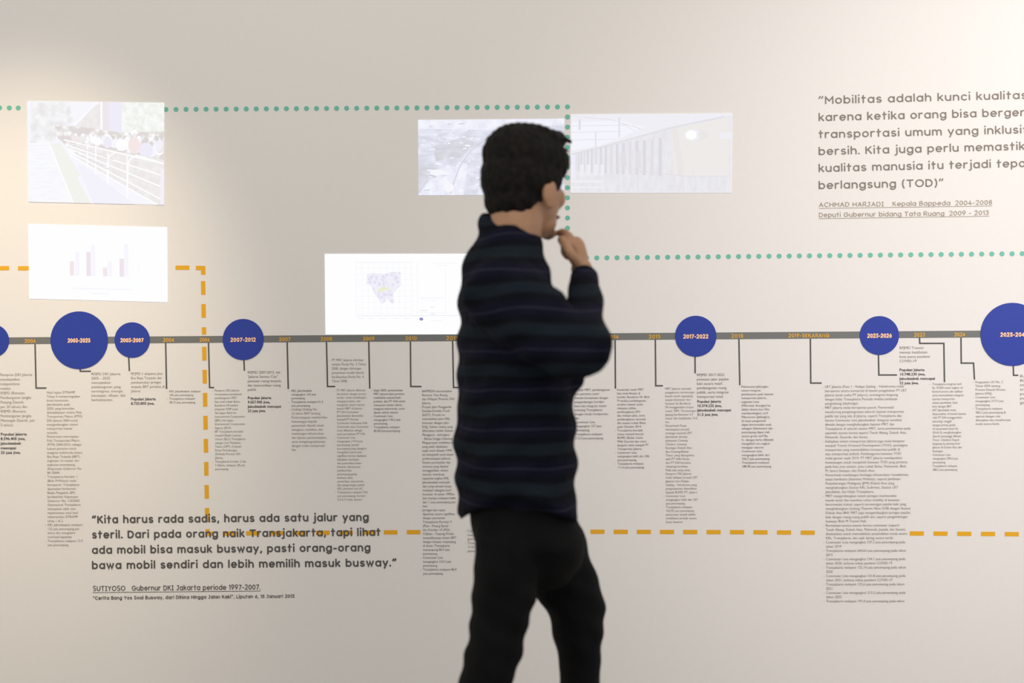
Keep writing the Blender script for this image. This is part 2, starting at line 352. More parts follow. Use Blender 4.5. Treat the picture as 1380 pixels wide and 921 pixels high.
me = bpy.data.meshes.new_from_object(o.evaluated_get(bpy.context.evaluated_depsgraph_get()))
BAR2 = max(v.co.x for v in me.vertices) - min(v.co.x for v in me.vertices); bpy.data.objects.remove(o); bpy.data.meshes.remove(me)
for F_ in (FR, FB):
    for c in CH: F_[c] = (F_[c][0], F_[c][1], F_[c][2]-BAR2)
def lw(s, F_): return sum(F_[c][2] if c != ' ' else .30 for c in s)
class Print:
    def __init__(s): s.v = []; s.f = []
    def line(s, txt, at, sx, sz, F_, slope):
        x = 0
        for c in txt:
            if c == ' ': x += .30*sx; continue
            vs_, fs, adv = F_[c]; b = len(s.v)
            for a, q in vs_: s.v.append((at[0] + x + a*sx, -.0007, at[1] + q*sz + (x + a*sx)*slope))
            s.f += [tuple(b+i for i in p) for p in fs]
            x += adv*sx
    def build(s, name, m_, parent=None, origin=(0, 0, 0)):
        c = Vector(origin); me = bpy.data.meshes.new(name); me.from_pydata([tuple(Vector(p)-c) for p in s.v], [], s.f); me.update()
        o = bpy.data.objects.new(name, me); COL.objects.link(o); me.materials.append(m_); o.location = c
        if parent: o.parent = parent; o.location = c - Vector(parent.location)
        return o
def block(label, *sections):
    """sections: (x, y of first line's middle, pitch, widest line in px, text, material, bold) ; a line starting with * has a bullet dash"""
    x, y = sections[0][:2]; c = pw(x, y); org = (c[0], 0, c[1])
    many = len(sections) > 1
    root = empty('text_block', org) if many else None
    for x, y, pitch, wd, txt, m_, bold in sections:
        lines = txt.split('|'); F_ = FB if bold else FR
        mx = max(lw(l.lstrip('*'), F_) for l in lines)
        sz = pitch*PX*.88; sx = wd*PX/mx
        pr = Print()
        for i, l in enumerate(lines):
            at = pw(x + .006*pitch*i, y + pitch*i + pitch*.27)
            if l.startswith('*'): pr.line('-', pw(x + .006*pitch*i - 3.4, y + pitch*i + pitch*.27), sx, sz, F_, 0); l = l[1:]
            if l: pr.line(l, at, sx, sz, F_, 0)
        o = pr.build(('bold_text' if bold else 'body_text') if many else 'text_block', m_, root, org)
    tag(root or o, label, 'text block', 'small print columns under the timeline')
T, K, B = M_text, M_dark, M_black
block('grey text column cut by the left edge of the photo, bold lines below it',
  (0.3, 505.5, 6.16, 47, 'Pemprov DKI Jakarta|mendapatkan|independensi|melalui|RPJPD (Rencana|Pembangunan Jangka|Panjang Daerah,|per 20 tahun) dan|RPJMD (Rencana|Pembangunan Jangka|Menengah Daerah, per|5 tahun).', T, 0),
  (0.8, 585.6, 6.2, 36, 'Populasi Jakarta|8.596.400 jiwa,|Jabodetabek|mencapai|20 juta jiwa.', B, 1))
block('long narrow grey text column under the first 2004, beside the low quote',
  (63, 529.3, 5.41, 48.5, 'Hasil kajian SITRAMP|Tahap II memperingatkan|krisis kemacetan|Jabodetabek pada|2020, yang kemudian|ditindaklanjuti melalui Pola|Transportasi Makro (PTM)|DKI Jakarta 2004 untuk|mengembangkan sistem|transportasi massal|terpadu.|Pemerintah menetapkan|Pola Transportasi Makro|(PTM) 2004-2010, sebagai|hukum pertama untuk|integrasi multimoda antara|Bus Raya Terpadu (BRT),|angkutan rel massal, dan|angkutan penumpang.|(Keputusan Gubernur No|84 /2004)|*Transjakarta Koridor 1|(Blok M-Monas) mulai|beroperasi. Transjakarta|diputuskan berbentuk|Badan Pengelola (BP)|berdasarkan Keputusan|Gubernur No. 110/2003|Operasional Transjakarta|merupakan salah satu|implementasi awal hasil|rekomendasi SITRAMP|tahap 1 & 2.|*KRL Jabodetabek melayani|122 juta penumpang per|tahun dan mengalami|overload kapasitas|*Transjakarta melayani 15,9|juta penumpang', T, 0))
block('seven-line grey text below the 2005-2025 marker',
  (123, 504.4, 5.8, 47, 'RPJPD DKI Jakarta|2005 - 2025|menciptakan|pembangunan yang|terintegrasi, sinergis,|bersejajar, efisien, dan|berkelanjutan.', T, 0))
block('grey text below the 2003-2007 marker ending in two bold lines',
  (176.4, 504, 5.85, 46, 'RPJMD I: ekspansi Jalur|Bus Raya Terpadu dan|pembentukan jaringan|terpadu BRT pertama di|Jakarta.', T, 0),
  (176.4, 538.2, 6, 34, 'Populasi Jakarta|8.720.800 jiwa.', B, 1))
block('four-line dark text left of the yellow dashed line',
  (228, 527.8, 4.95, 43, '*KRL Jabodetabek melayani|100 juta penumpang.|*Transjakarta melayani|38,15 juta penumpang', K, 0))
block('grey text column under 2006, right of the yellow dashed line',
  (289.2, 526.6, 5.04, 42.5, '*Pemprov DKI Jakarta|menyepakati pendanaan|pembangunan MRT|fase awal Lebak Bulus-|Bundaran HI melalui|pinjaman STEP Loan|dari Japan Bank for|International Cooperation|(JBIC) dan Japan|International Cooperation|Agency (JICA)|*BP Transjakarta berubah|menjadi Badan Layanan|Umum (BLU) Transjakarta|sebagai Unit Pelaksana|Teknis (UPT) di bawah|Dinas Perhubungan|(Dishub) Provinsi DKI|Jakarta.|*Transjakarta koridor 2 dan|3 dibuka, melayani 38 juta|penumpang.', T, 0))
block('grey text below the 2007-2012 marker ending in four bold lines',
  (333.5, 502.3, 5.8, 46, 'RPJMD 2007-2012: visi|"Jakarta Service City"|penataan ruang terpadu|dan ketersediaan ruang|publik.', K, 0),
  (333.8, 536.6, 5.85, 45.5, 'Populasi Jakarta|9.057.900 jiwa,|Jabodetabek mencapai|23 juta jiwa.', B, 1))
block('text column under the year 2007, five dark lines on top',
  (392.6, 527, 5.02, 43, '*KRL Jabodetabek|mengangkut 163 juta|penumpang.|*Transjakarta melayani 61,4|juta penumpang.', B, 0),
  (392.8, 552.1, 5.45, 48.7, '*Undang Undang No.|23 tahun 2007 tentang|Perkeretaapian memberikan|kewenangan kepada|pemerintah daerah untuk|mengatur, membina, dan|membangun infrastruktur|dan layanan perkeretaapian,|serta mengintegrasikannya|dengan moda transportasi|lain.', T, 0))
block('six-line grey text between the leader lines of 2008 and 2009',
  (447, 485.7, 5.66, 46.5, '*PT MRT Jakarta didirikan|melalui Perda No. 3 Tahun|2008, dengan dukungan|penyertaan modal daerah|berdasarkan Perda No. 4|Tahun 2008.', T, 0))
block('tall grey text column under the end of the leader line of 2008',
  (453.8, 526.4, 4.91, 43.2, '*PT MRT Jakarta dibentuk|bersamaan dengan proses|tender untuk membangun,|mengoperasikan, dan|mengelola sistem kereta|transit MRT di Jakarta.|PT KAI Commuter|Jabodetabek (kemudian|menjadi PT Kereta|Commuter Indonesia/ KAI|Commuter atau Commuter|Line) dibentuk sebagai|anak perusahaan PT KAI.|*Commuter Line|mengangkut 119,4 juta|penumpang. Jumlah|penumpang yang diangkut|mengalami penurunan|signifikan karena diadakan|kebijakan sterilisasi|dan penertiban besar-|besaran, diantaranya|pembersihan|penumpang gelap,|berbasis tiket,|penertiban atap kereta,|dan pengurangan jadwal|KRL ekonomi non AC.|*Transjakarta melayani 74,6|juta penumpang, koridor|4-5-6-7 mulai operasi', T, 0))
block('twelve-line dark text under the year 2009',
  (503.4, 526.4, 4.97, 43, '*Sejak 2009, perencanaan|MRT Jakarta fase pertama|melibatkan pemerintah|praktisi, dan PT KAI untuk|menyusun sistem teknis,|integrasi antarmoda, serta|desain teknis stasiun.|*Commuter Line|mengangkut 130,2 juta|penumpang.|*Transjakarta melayani|82,40 juta penumpang.', B, 0))
block('very tall text column under 2010, just left of the back of the person',
  (568.6, 527.5, 5.345, 46, '*BAPPEDA memutuskan|Rencana Tata Ruang|dan Wilayah Provinsi DKI|Jakarta.|*Proyek Jalur Pengganda|Double-Double Track|(DDT). Proyek ini|memisahkan jalur KRL|komuter dengan jalur|KAJJ. Sektor utama yang|dikerjakan adalah Stasiun|Manggarai - Jatinegara|- Bekasi hingga Cikarang.|Megaproyek mobilitas kota|yang telah dijalankan|sejak awal dekade 1990|ini mengubah total wajah|perkeretaapian Jakarta.|Sistem persinyalan dan|otomasi yang dipakai|menggantikan sistem|manual, membuat|kapasitas angkut KRL|Jabodetabek melonjak|dari yang semula hanya|melayani sebagian kecil|komuter di tahun 1990an|kini mampu melayani lebih|dari 1 juta penumpang per|hari.|*Jaringan bus cepat|diperluas secara signifikan|dengan peresmian|Transjakarta Koridor 9|(Pluit - Pinang Ranti)|dan Koridor 10 (PGC|Cililitan - Tanjung Priok),|menjadikannya sistem BRT|dengan lintasan terpanjang|di dunia. Transjakarta|menampung 86,9 juta|penumpang.|*Commuter Line|mengangkut 124,3 juta|penumpang.|*Transjakarta melayani 86,9|juta penumpang.', K, 0))
block('scrap of text showing behind the hip of the person',
  (630, 716, 5.4, 46, '*Commuter Line|mengangkut 121 juta|penumpang.|*Transjakarta melayani|114,7 juta|penumpang.', K, 0))
block('text column partly hidden by the elbow of the person',
  (774, 525.8, 5.43, 48, 'Proyek MRT, pembangunan|fase pertama resmi|dimulai bersamaan dengan|pengembangan koridor|baru dan integrasi sistem|ticketing Transjakarta|dengan moda transportasi|lain.|*Commuter Line|mengangkut 157 juta|penumpang.|*Transjakarta melayani|112,5 juta penumpang.', K, 0))
block('dark text column under the year left of 2015, clear of the person',
  (831.5, 525.5, 4.99, 43.7, 'konstruksi tanah MRT|fase awal dimulai di|koridor Bundaran HI- Blok|M melalui pembangunan|struktur bawah tanah,|rekayasa utilitas,|pembongkaran JPO|dan rintisan jalan, serta|pembongkaran terminal|dan stasiun Lebak Bulus|pada Oktober 2014.|*Transjakarta berubah|status menjadi bentuk|BUMD (Badan Usaha|Milik Daerah) dan resmi|berganti nama menjadi PT|Transportasi Jakarta.|*Commuter Line|mengangkut lebih dari 206|juta penumpang.|*Transjakarta melayani|111,6 juta penumpang.', K, 0))
block('long grey text column under the year 2015',
  (896.3, 524.2, 4.99, 43.2, 'MRT Jakarta memulai|pengeboran terowongan|bawah tanah sepanjang|empat kilometer dari|Senayan ke Bundaran|HI menggunakan empat|mesin TBM. Terowongan|Jepang berdiameter 6,7|meter dan kedalaman 10,5|km.|*Pemerintah Pusat|menetapkan proyek|strategis nasional LRT|Jabodebek dimulai,|pelayanan Cawang|Cibubur, Cawang|Kuningan Dukuh Atas|dan Cawang-Bekasi|Timur, yang ditargetkan|oleh PT Adhi Karya|dan PT KAI bersama|rampung bertahap.|Pada saat yang sama,|Pemprov DKI Jakarta|mulai tahapan proyek LRT|Jakarta rute Kelapa|Gading - Velodrome yang|pengerjaannya diserahkan|kepada BUMD PT. Jakpro.|*Commuter Line|mengangkut lebih dari 257|juta penumpang.|*Transjakarta melayani|102,95 juta penumpang,|penurunan terjadi akibat|revitalisasi armada secara|besar besaran.', T, 0))
block('grey text below the 2017-2022 marker ending in four bold lines',
  (939, 505.6, 5.87, 43, 'RPJMD 2017-2022|penataan jalur pejalan|kaki secara masif,|pembangunan ruang|publik, serta integrasi|transportasi total.', K, 0),
  (939.4, 541.5, 5.87, 45.6, 'Populasi Jakarta|10.374.235 jiwa,|Jabodetabek mencapai|31,5 juta jiwa.', B, 1))
block('grey text column under the year 2018',
  (999, 521.4, 5.125, 43, '*Peluncuran JakLingko,|sistem integrasi|pembayaran pada layanan|transportasi Jakarta,|*angkutan kota|(Mikrolet) dirangkul ke|dalam skema bus Oke|membandingkan tarif|Mikrotrans (Jaklingko),|di mana pengemudi|dapat bertransaksi anak|sebagian (kilometer) dan|penumpang dapat naik|secara gratis tarif Rp|0,- dengan kartu dibawah|mengakhiri era angkot|mengejar setoran|*Commuter Line|mengangkut lebih dari|336,7 juta penumpang|*Transjakarta melayani|188,98 juta penumpang', K, 0))
block('widest and tallest grey text block, under the words 2019-SEKARANG',
  (1111.5, 521.5, 5.67, 114, '*LRT Jakarta (Fase 1 - Kelapa Gading - Velodrome) mulai|beroperasi secara komersial di bawah pengelolaan PT LRT|Jakarta (anak usaha PT Jakpro), terintegrasi langsung|dengan halte Transjakarta Pemuda melalui jembatan|penghubung (skybridge).|*MRT Jakarta mulai beroperasi penuh. Pemerintah|mendorong pengintegrasian seluruh layanan transportasi|publik lain yang ada di Jakarta, seperti Transjakarta dan|kereta Commuter Line Jabodetabek. Integrasi tersebut|dimulai dengan menghubungkan layanan MRT dan|Transjakarta di seluruh stasiun MRT, serta pembenahan pada|sejumlah stasiun kereta seperti Tanah Abang, Dukuh Atas,|Palmerah, Djuanda, dan Senen.|*Kebijakan sistem transportasi Jakarta juga mulai bergeser|menjadi Transit Oriented Development (TOD), paradigma|transportasi yang memindahkan transportasi publik di|atas transportasi pribadi. Pembangunan kawasan TOD|mulai gencar sejak 2019. PT MRT Jakarta mendapatkan|kewenangan untuk mengelola kawasan TOD yang pertama|pada lima area stasiun, yaitu Lebak Bulus, Fatmawati, Blok|M, Istora Senayan, dan Dukuh Atas.|*Pemerintah membangun berbagai infrastruktur konektivitas|tanpa hambatan (Seamless Mobility), seperti Jembatan|Penyeberangan Multiguna (JPM) Dukuh Atas yang|menghubungkan Stasiun KRL Sudirman, Stasiun LRT|Jabodebek, dan Halte Transjakarta.|*MRT mengembangkan sistem jaringan interkoneksi|bawah tanah dan seamless urban mobility di kawasan|berorientasi transit, seperti terowongan pejalan kaki yang|menghubungkan Gedung Thamrin Nine UOB dengan Stasiun|Dukuh Atas BNI. MRT juga mengembangkan jaringan pejalan|kaki dengan ruang-ruang publik lain, seperti pengembangan|kawasan Blok M Transit Hub.|*Revitalisasi stasiun-stasiun kereta commuter (seperti|Tanah Abang, Dukuh Atas, Palmerah, Juanda, dan Senen),|diselesaikan untuk memudahkan perpindahan moda antara|KRL, Transjakarta, dan ojek daring secara tertib.|*Commuter Line mengangkut 337,3 juta penumpang pada|tahun 2019|*Transjakarta melayani 264,65 juta penumpang pada tahun|2019|*Commuter Line mengangkut 154,1 juta penumpang pada|tahun 2020, terkena imbas pandemi COVID-19|*Transjakarta melayani 132,14 juta penumpang pada tahun|2020|*Commuter Line mengangkut 131,8 juta penumpang pada|tahun 2021, terkena imbas pandemi COVID-19|*Transjakarta melayani 123,6 juta penumpang pada tahun|2021|*Commuter Line mengangkut 213,2 juta penumpang pada|tahun 2022|*Transjakarta melayani 191,4 juta penumpang pada tahun', T, 0))
block('grey text right of the 2023-2026 marker ending in four bold lines',
  (1212, 469.2, 5.9, 40.7, 'RPJMD Transisi|menuju ketahanan|kota pasca pandemi|COVID-19', T, 0),
  (1212, 498.9, 5.9, 47.5, 'Populasi Jakarta|10.748.230 jiwa,|Jabodetabek mencapai|32 juta jiwa.', B, 1))
block('grey text column under the stepped leader line of 2023',
  (1256.2, 518, 5.015, 45, '*Transjakarta integrasi tarif|Rp 10.000 untuk angkut rel|bertarif promo dan aplikasi|serta memudahkan integrasi|operasi transportasi|sistem pembelian tiket|kota dengan BRT.|*LRT Jabodebek mulai|dioperasikan di bawah layanan|oleh PT KAI menggunakan|teknologi canggih|dengan prinsip grade|of automation level (3)|(GoA 3), menghubungkan|daerah penyangga (Bekasi|Timur, Cibubur) Depok|langsung ke jantung kota|Jakarta di Dukuh Atas dan|Kuningan.|*Commuter Line|mengangkut 290,6 juta|penumpang|*Transjakarta melayani|280,5 juta penumpang', T, 0))
block('twelve-line grey text under the stepped leader line of 2024',
  (1314.3, 515.3, 5.12, 46.5, '*Pengesahan UU No. 2|Tahun 2024 tentang|Provinsi Daerah Khusus|Jakarta (DKJ).|*Commuter Line|mengangkut 317,5 juta|penumpang.|*Transjakarta melayani|385,5 juta penumpang &|operasi dengan rute|diterapkan dan transformasi|moda secara listrik.', T, 0))
block('sliver of grey text cut by the right edge, below the 2025-2045 marker',
  (1374.2, 507.4, 5.9, 40, 'Rancangan|RPJPD 2025|menuju kota|transit yang|pemerataan|penataan|generasi', T, 0))

# ---------------------------------------------------------------- projected pictures (projector light painted as glowing faces on the wall)
def glow(name, c1, c2=None, scale=40, kind='noise', lo=.35, hi=.65, stretch=(1, 1, 1)):
    m_ = bpy.data.materials.new(name); m_.use_nodes = True; nt = m_.node_tree; nt.nodes.clear()
    out = nt.nodes.new('ShaderNodeOutputMaterial'); em = nt.nodes.new('ShaderNodeEmission'); em.inputs[1].default_value = 1
    em.inputs[0].default_value = c1
    if c2:
        tc = nt.nodes.new('ShaderNodeTexCoord'); mp = nt.nodes.new('ShaderNodeMapping'); mp.inputs['Scale'].default_value = stretch
        tx = nt.nodes.new('ShaderNodeTexNoise' if kind == 'noise' else 'ShaderNodeTexVoronoi'); tx.inputs['Scale'].default_value = scale
        if kind == 'noise': tx.inputs['Detail'].default_value = 5
        ra = nt.nodes.new('ShaderNodeValToRGB'); ra.color_ramp.elements[0].color = c1; ra.color_ramp.elements[1].color = c2
        ra.color_ramp.elements[0].position = lo; ra.color_ramp.elements[1].position = hi
        nt.links.new(tc.outputs['Object'], mp.inputs['Vector']); nt.links.new(mp.outputs['Vector'], tx.inputs['Vector'])
        nt.links.new(tx.outputs['Fac' if kind == 'noise' else 'Distance'], ra.inputs['Fac']); nt.links.new(ra.outputs['Color'], em.inputs[0])
    nt.links.new(em.outputs[0], out.inputs[0]); return m_
class Picture:
    def __init__(s, corners): s.c = [pw(*p) for p in corners]; s.fl = Flat(); s.m = []; s.lv = 0
    def at(s, u, v):
        tl, tr, br, bl = s.c
        u = min(1, max(0, u)); v = min(1, max(0, v))
        return (tl*(1-u) + tr*u)*(1-v) + (bl*(1-u) + br*u)*v
    def poly(s, pts, m_):
        if m_ not in s.m: s.m.append(m_)
        s.fl.face([s.at(*p) for p in pts], .0012 + s.lv*.000012, s.m.index(m_)); s.lv += 1
    def rect(s, a, b, c, d, m_): s.poly([(a, b), (c, b), (c, d), (a, d)], m_)
    def bar(s, pts, wd, m_):
        if m_ not in s.m: s.m.append(m_)
        q = [s.at(*p) for p in pts]; L, Rr = ribbon(q, wd*PX)
        for i in range(len(q)-1): s.fl.face([L[i], L[i+1], Rr[i+1], Rr[i]], .0012 + s.lv*.000012, s.m.index(m_))
        s.lv += 1
    def blob(s, u, v, ru, rv, m_, n=14): s.poly([(u+ru*math.cos(i*2*math.pi/n), v+rv*math.sin(i*2*math.pi/n)) for i in range(n)], m_)
    def build(s, label, group='pictures projected on the wall'):
        c = s.at(.5, 1); return tag(s.fl.build('projected_picture', s.m, origin=(c[0], 0, c[1])), label, 'projected picture', group)
W255 = glow('projector_white', rgb(254, 254, 255)); W250 = glow('projector_near_white', rgb(248, 247, 254)); LAV = glow('projector_lavender', rgb(244, 242, 251))
# crowd by a railing
P = Picture([(36.6, 136.4), (221.5, 138.6), (221.2, 276.2), (39, 272.2)])
P.rect(0, 0, 1, 1, W250)
trees = glow('projector_trees', rgb(234, 232, 233), rgb(250, 249, 251), 45); rtrees = glow('projector_green_trees', rgb(237, 240, 233), rgb(252, 253, 251), 60)
tan = glow('projector_tan', rgb(237, 232, 231), rgb(243, 240, 240), 60); grey = glow('projector_grey', rgb(232, 228, 226)); colm = glow('projector_column', rgb(238, 232, 235))
crowd = glow('projector_crowd', rgb(255, 255, 254), rgb(226, 219, 217), 62, 'voronoi', .12, .62); olive = glow('projector_olive', rgb(244, 244, 238)); road = glow('projector_road', rgb(251, 251, 254), rgb(245, 245, 251), 30, lo=.45, hi=.7, stretch=(1, 1, 6))
red = glow('projector_red', rgb(245, 232, 231)); viol = glow('projector_violet', rgb(240, 237, 250)); dash_ = glow('projector_dark', rgb(226, 223, 228))
P.poly([(.03, .02), (.3, .0), (.34, .2), (.22, .30), (.2, .4), (.02, .42)], trees)
P.poly([(.34, .27), (.54, 0), (.71, 0), (.71, .34), (.36, .34)], tan); P.poly([(.34, .26), (.50, .03), (.54, .03), (.54, .1)], tan)
P.bar([(.33, .25), (.51, .0)], 1.3, W255); P.rect(.535, 0, .55, .32, W255); P.rect(.55, 0, .60, .34, colm); P.rect(.60, 0, .69, .32, viol)
P.poly([(.69, 0), (1, 0), (1, .3), (.69, .32)], rtrees)
P.poly([(.2, .25), (.34, .24), (.7, .3), (1, .28), (1, .72), (.6, .54), (.3, .46), (.22, .36)], crowd)
rc = random.Random(3); hair_ = glow('projector_hair', rgb(222, 216, 214))
for k in range(46):
    u = .3 + .68*rc.random(); d_ = (u-.25)/.75; v = .30 + .02*rc.random() + d_*.10*rc.random(); q_ = .010 + .014*d_
    P.blob(u, v+q_*3.4, q_*1.9, q_*3.2, rc.choice([W255, W255, W250, viol, tan, red, LAV])); P.blob(u, v+q_*.7, q_*.75, q_*1.2, rc.choice([hair_, hair_, tan, W255]))
P.blob(.78, .42, .042, .085, red); P.blob(.78, .30, .026, .03, W255); P.blob(.785, .325, .016, .02, tan); P.blob(.87, .47, .05, .08, viol); P.blob(.87, .37, .018, .03, hair_)
P.poly([(.3, .41), (1, .56), (1, 1), (.95, 1), (.55, .72), (.36, .55)], tan)
P.poly([(0, .42), (.16, .4), (.32, 1), (0, 1)], road)
P.poly([(.17, .42), (.24, .41), (.39, .73), (.36, .75), (.46, 1), (.33, 1)], olive); P.bar([(.16, .43), (.33, 1)], 2.2, W255)
P.poly([(.36, .62), (.42, .64), (.78, 1), (.48, 1)], LAV)
for a, b in [((.27, .38), (1, .60)), ((.28, .43), (1, .72)), ((.29, .46), (1, .835)), ((.30, .49), (1, .96)), ((.31, .53), (.95, 1.0))]: P.bar([a, b], 2.0, W255)
for u, v0, v1 in [(.44, .42, .66), (.5, .43, .72), (.59, .5, .80), (.73, .53, .95)]: P.bar([(u, v0), (u, v1)], 1.8, W255)
P.bar([(.58, .78), (.585, .6), (.6, .53), (.64, .5)], 1.8, W255); P.bar([(.73, .92), (.735, .62), (.75, .56), (.8, .52), (1, .60)], 2.2, W255); P.rect(.975, .65, 1, 1, LAV)
for i in range(7): P.bar([(.33 + .045*i, .435+.02*i), (.36 + .045*i, .445+.02*i)], 1.3, dash_); P.bar([(.35 + .045*i, .50+.03*i), (.375 + .045*i, .515+.03*i)], 1.2, dash_)
P.build('pale projected photograph of a crowd behind white railings, upper left')
# bar chart
P = Picture([(38.2, 302), (225.6, 306.5), (226.3, 407.6), (39.6, 402.8)]); P.rect(0, 0, 1, 1, W255)
b1 = glow('projector_pink_bar', rgb(243, 232, 236)); b2 = glow('projector_pale_bar', rgb(249, 247, 253)); b3 = glow('projector_mauve_bar', rgb(240, 228, 237))
for u, v0, m_ in [(.296, .485, b1), (.416, .355, b3), (.535, .56, b1), (.655, .435, b3)]: P.rect(u, v0, u+.031, .675, m_)
for u, v0 in [(.335, .36), (.45, .26), (.57, .475), (.688, .235)]: P.rect(u, v0, u+.031, .675, b2)
P.rect(.79, .47, .796, .64, b2); P.rect(.31, .835, .74, .855, b2); P.rect(.45, .9, .58, .92, b2)
P.build('white projected slide with a faint pink bar chart, left side')
# aerial city view
P = Picture([(563.5, 161.8), (760.6, 160.2), (760, 262.2), (564, 263.4)])
city = glow('projector_city', rgb(214, 216, 228), rgb(236, 237, 250), 24, stretch=(1, 1, 2.6)); cityb = glow('projector_city_bright', rgb(232, 233, 247), rgb(246, 247, 254), 45); cgrey = glow('projector_city_grey', rgb(208, 209, 216), rgb(222, 223, 232), 30, stretch=(1, 1, 2))
P.rect(0, 0, 1, 1, city); P.poly([(.0, .0), (1, 0), (1, .08), (.5, .14), (0, .12)], cityb)
P.poly([(.1, .35), (.3, .24), (.38, .3), (.3, .5), (.12, .55)], cgrey); P.poly([(0, .6), (.14, .58), (.13, .75), (0, .92)], cgrey)
P.poly([(0, 1), (.08, .78), (.22, .74), (.3, .8), (.3, 1)], cityb); P.poly([(.12, .68), (.2, .6), (.26, .63), (.22, .74), (.13, .73)], cityb)
P.poly([(.2, .8), (.28, .55), (.34, .6), (.31, 1), (.24, 1)], cityb); P.poly([(.4, 1), (.6, .2), (.7, .1), (.72, .2), (.55, 1)], cityb)
for i in range(70):
    x, y = rc.random()*.42, rc.random()*.94; l = .012 + .03*rc.random(); a_ = -.25 + .5*rc.random()
    P.bar([(x+.01, y+.02), (x+.01+l, y+.02+l*a_)], .8 + 1.6*rc.random(), rc.choice([cityb, cityb, cgrey, W250]))
P.bar([(.22, .98), (.25, .8), (.285, .62), (.36, .42), (.5, .2)], 1.6, cgrey); P.blob(.13, .70, .05, .04, W250); P.blob(.21, .9, .035, .06, W250)
P.build('pale projected aerial view of a city, left of the head of the person')
# station hall
P = Picture([(769.2, 154.4), (987.2, 153), (986, 260), (769, 260)])
base = glow('projector_station', rgb(231, 229, 234), rgb(237, 236, 240), 30, stretch=(3, 1, 1)); skyw = glow('projector_station_sky', rgb(245, 245, 253)); warm = glow('projector_warm_grey', rgb(235, 231, 230)); cream = glow('projector_cream', rgb(238, 235, 233)); stripe = glow('projector_stripe', rgb(221, 219, 228)); pale = glow('projector_pale', rgb(240, 239, 245)); mid = glow('projector_mid', rgb(227, 225, 231))
P.rect(0, 0, 1, 1, base); P.poly([(0, 0), (1, 0), (1, .03), (.9, .05), (.62, .16), (.3, .34), (0, .5)], pale)
P.poly([(0, .1), (.3, .08), (.46, .17), (.4, .22), (.28, .33), (.18, .4), (0, .46)], skyw)
P.poly([(.62, .2), (.98, .05), (.98, .8), (.64, .78)], cream); P.poly([(.62, .18), (.66, .18), (.71, .8), (.67, .8)], warm)
P.bar([(0, .51), (.2, .42), (.3, .36), (.62, .18), (.95, .04)], 1.8, mid); P.bar([(.0, .02), (.25, .07), (.45, .2)], .8, mid)
for v in (.15, .23, .33): P.bar([(0, v), (.33-.4*(v-.2), v-.01)], .7, mid)
P.bar([(.30, .04), (.30, .3)], 1.6, stripe); P.bar([(.155, .22), (.155, .42)], 1.2, stripe); P.bar([(.055, .06), (.055, .2)], 3.2, mid); P.bar([(.32, .12), (.4, .22)], .7, mid); P.bar([(.38, .13), (.43, .2)], .7, mid)
for i in range(17):
    u = .03 + i*.013 + i*i*.0012; P.rect(u, .5-.012*i, u+.008+.0008*i, .72+.004*i, stripe if i % 3 else mid)
for u in (.06, .1, .145, .185): P.rect(u, .64, u+.022, .78, pale)
P.rect(0, .84, .2, .87, pale); P.rect(0, .92, .2, .94, pale); P.rect(0, .52, .03, .82, viol)
P.bar([(.28, .66), (.42, .72), (.7, .79), (.98, .79)], 1.0, mid)
for u in (.3, .42, .62, .68, .76): P.bar([(u, .72), (u, 1)], .9, mid)
P.poly([(.31, .5), (.34, .48), (.35, .66), (.31, .66)], mid); P.poly([(.4, .48), (.43, .46), (.44, .7), (.4, .68)], mid); P.rect(.62, .8, 1, 1, base)
P.blob(.78, .27, .075, .075, warm); P.blob(.755, .27, .055, .075, pale); P.blob(.745, .27, .034, .06, W255); P.blob(.81, .27, .02, .05, warm); P.rect(.92, .24, 1, .32, pale)
for a, b in [((0, .005), (1, .005)), ((.995, 0), (.995, 1)), ((0, .995), (1, .995)), ((.004, 0), (.004, 1))]: P.bar([a, b], 1.2, pale)
P.build('pale projected photograph of a station hall, right of the head of the person')
# map slide
P = Picture([(437.6, 342.4), (660, 342.2), (660, 450.8), (438.7, 451)]); P.rect(0, 0, 1, 1, W255)
fr = glow('projector_frame', rgb(243, 243, 249)); mp_ = glow('projector_map', rgb(222, 217, 238), rgb(242, 240, 250), 110, 'voronoi', .1, .6); yel = glow('projector_yellow', rgb(238, 238, 208)); ink = glow('projector_ink', rgb(150, 146, 196)); blk = glow('projector_text_grey', rgb(226, 226, 234))
s = lambda zx, zy: ((zx-50)/1462., (zy-48)/712.)
for i in range(10): P.bar([s(320, 125+50*i), s(830, 125+50*i)], .45, fr); P.bar([s(325+55*i, 120), s(325+55*i, 580)], .45, fr)
for a, b in [((320, 120), (830, 120)), ((870, 120), (870, 580)), ((1120, 170), (1120, 580)), ((870, 435), (1120, 435)), ((870, 570), (1120, 570))]: P.bar([s(*a), s(*b)], .6, fr)
P.poly([s(*p) for p in [(425, 235), (470, 215), (545, 228), (590, 225), (625, 212), (722, 208), (725, 330), (690, 360), (650, 410), (668, 450), (648, 500), (625, 470), (600, 440), (572, 485), (545, 490), (520, 440), (490, 400), (465, 340), (420, 310)]], mp_)
P.poly([s(*p) for p in [(515, 385), (545, 345), (580, 340), (610, 345), (630, 375), (600, 365), (575, 372), (540, 388)]], yel)
P.bar([s(325, 595), s(1235, 595)], .6, blk); P.blob(*s(905, 625), .012, .02, ink)
for x in (365, 460, 565, 680, 775): P.bar([s(x-28, 618), s(x+28, 618)], 1.2, fr)
for x, y, l in [(1110, 132, 110), (1090, 152, 60), (990, 445, 90), (990, 465, 45), (1005, 518, 20), (925, 550, 35), (1005, 580, 18), (1040, 640, 50)]: P.bar([s(x-l, y), s(x+l, y)], .8, blk if l < 40 else fr)
P.build('white projected slide with a small violet map, just left of the back of the person')

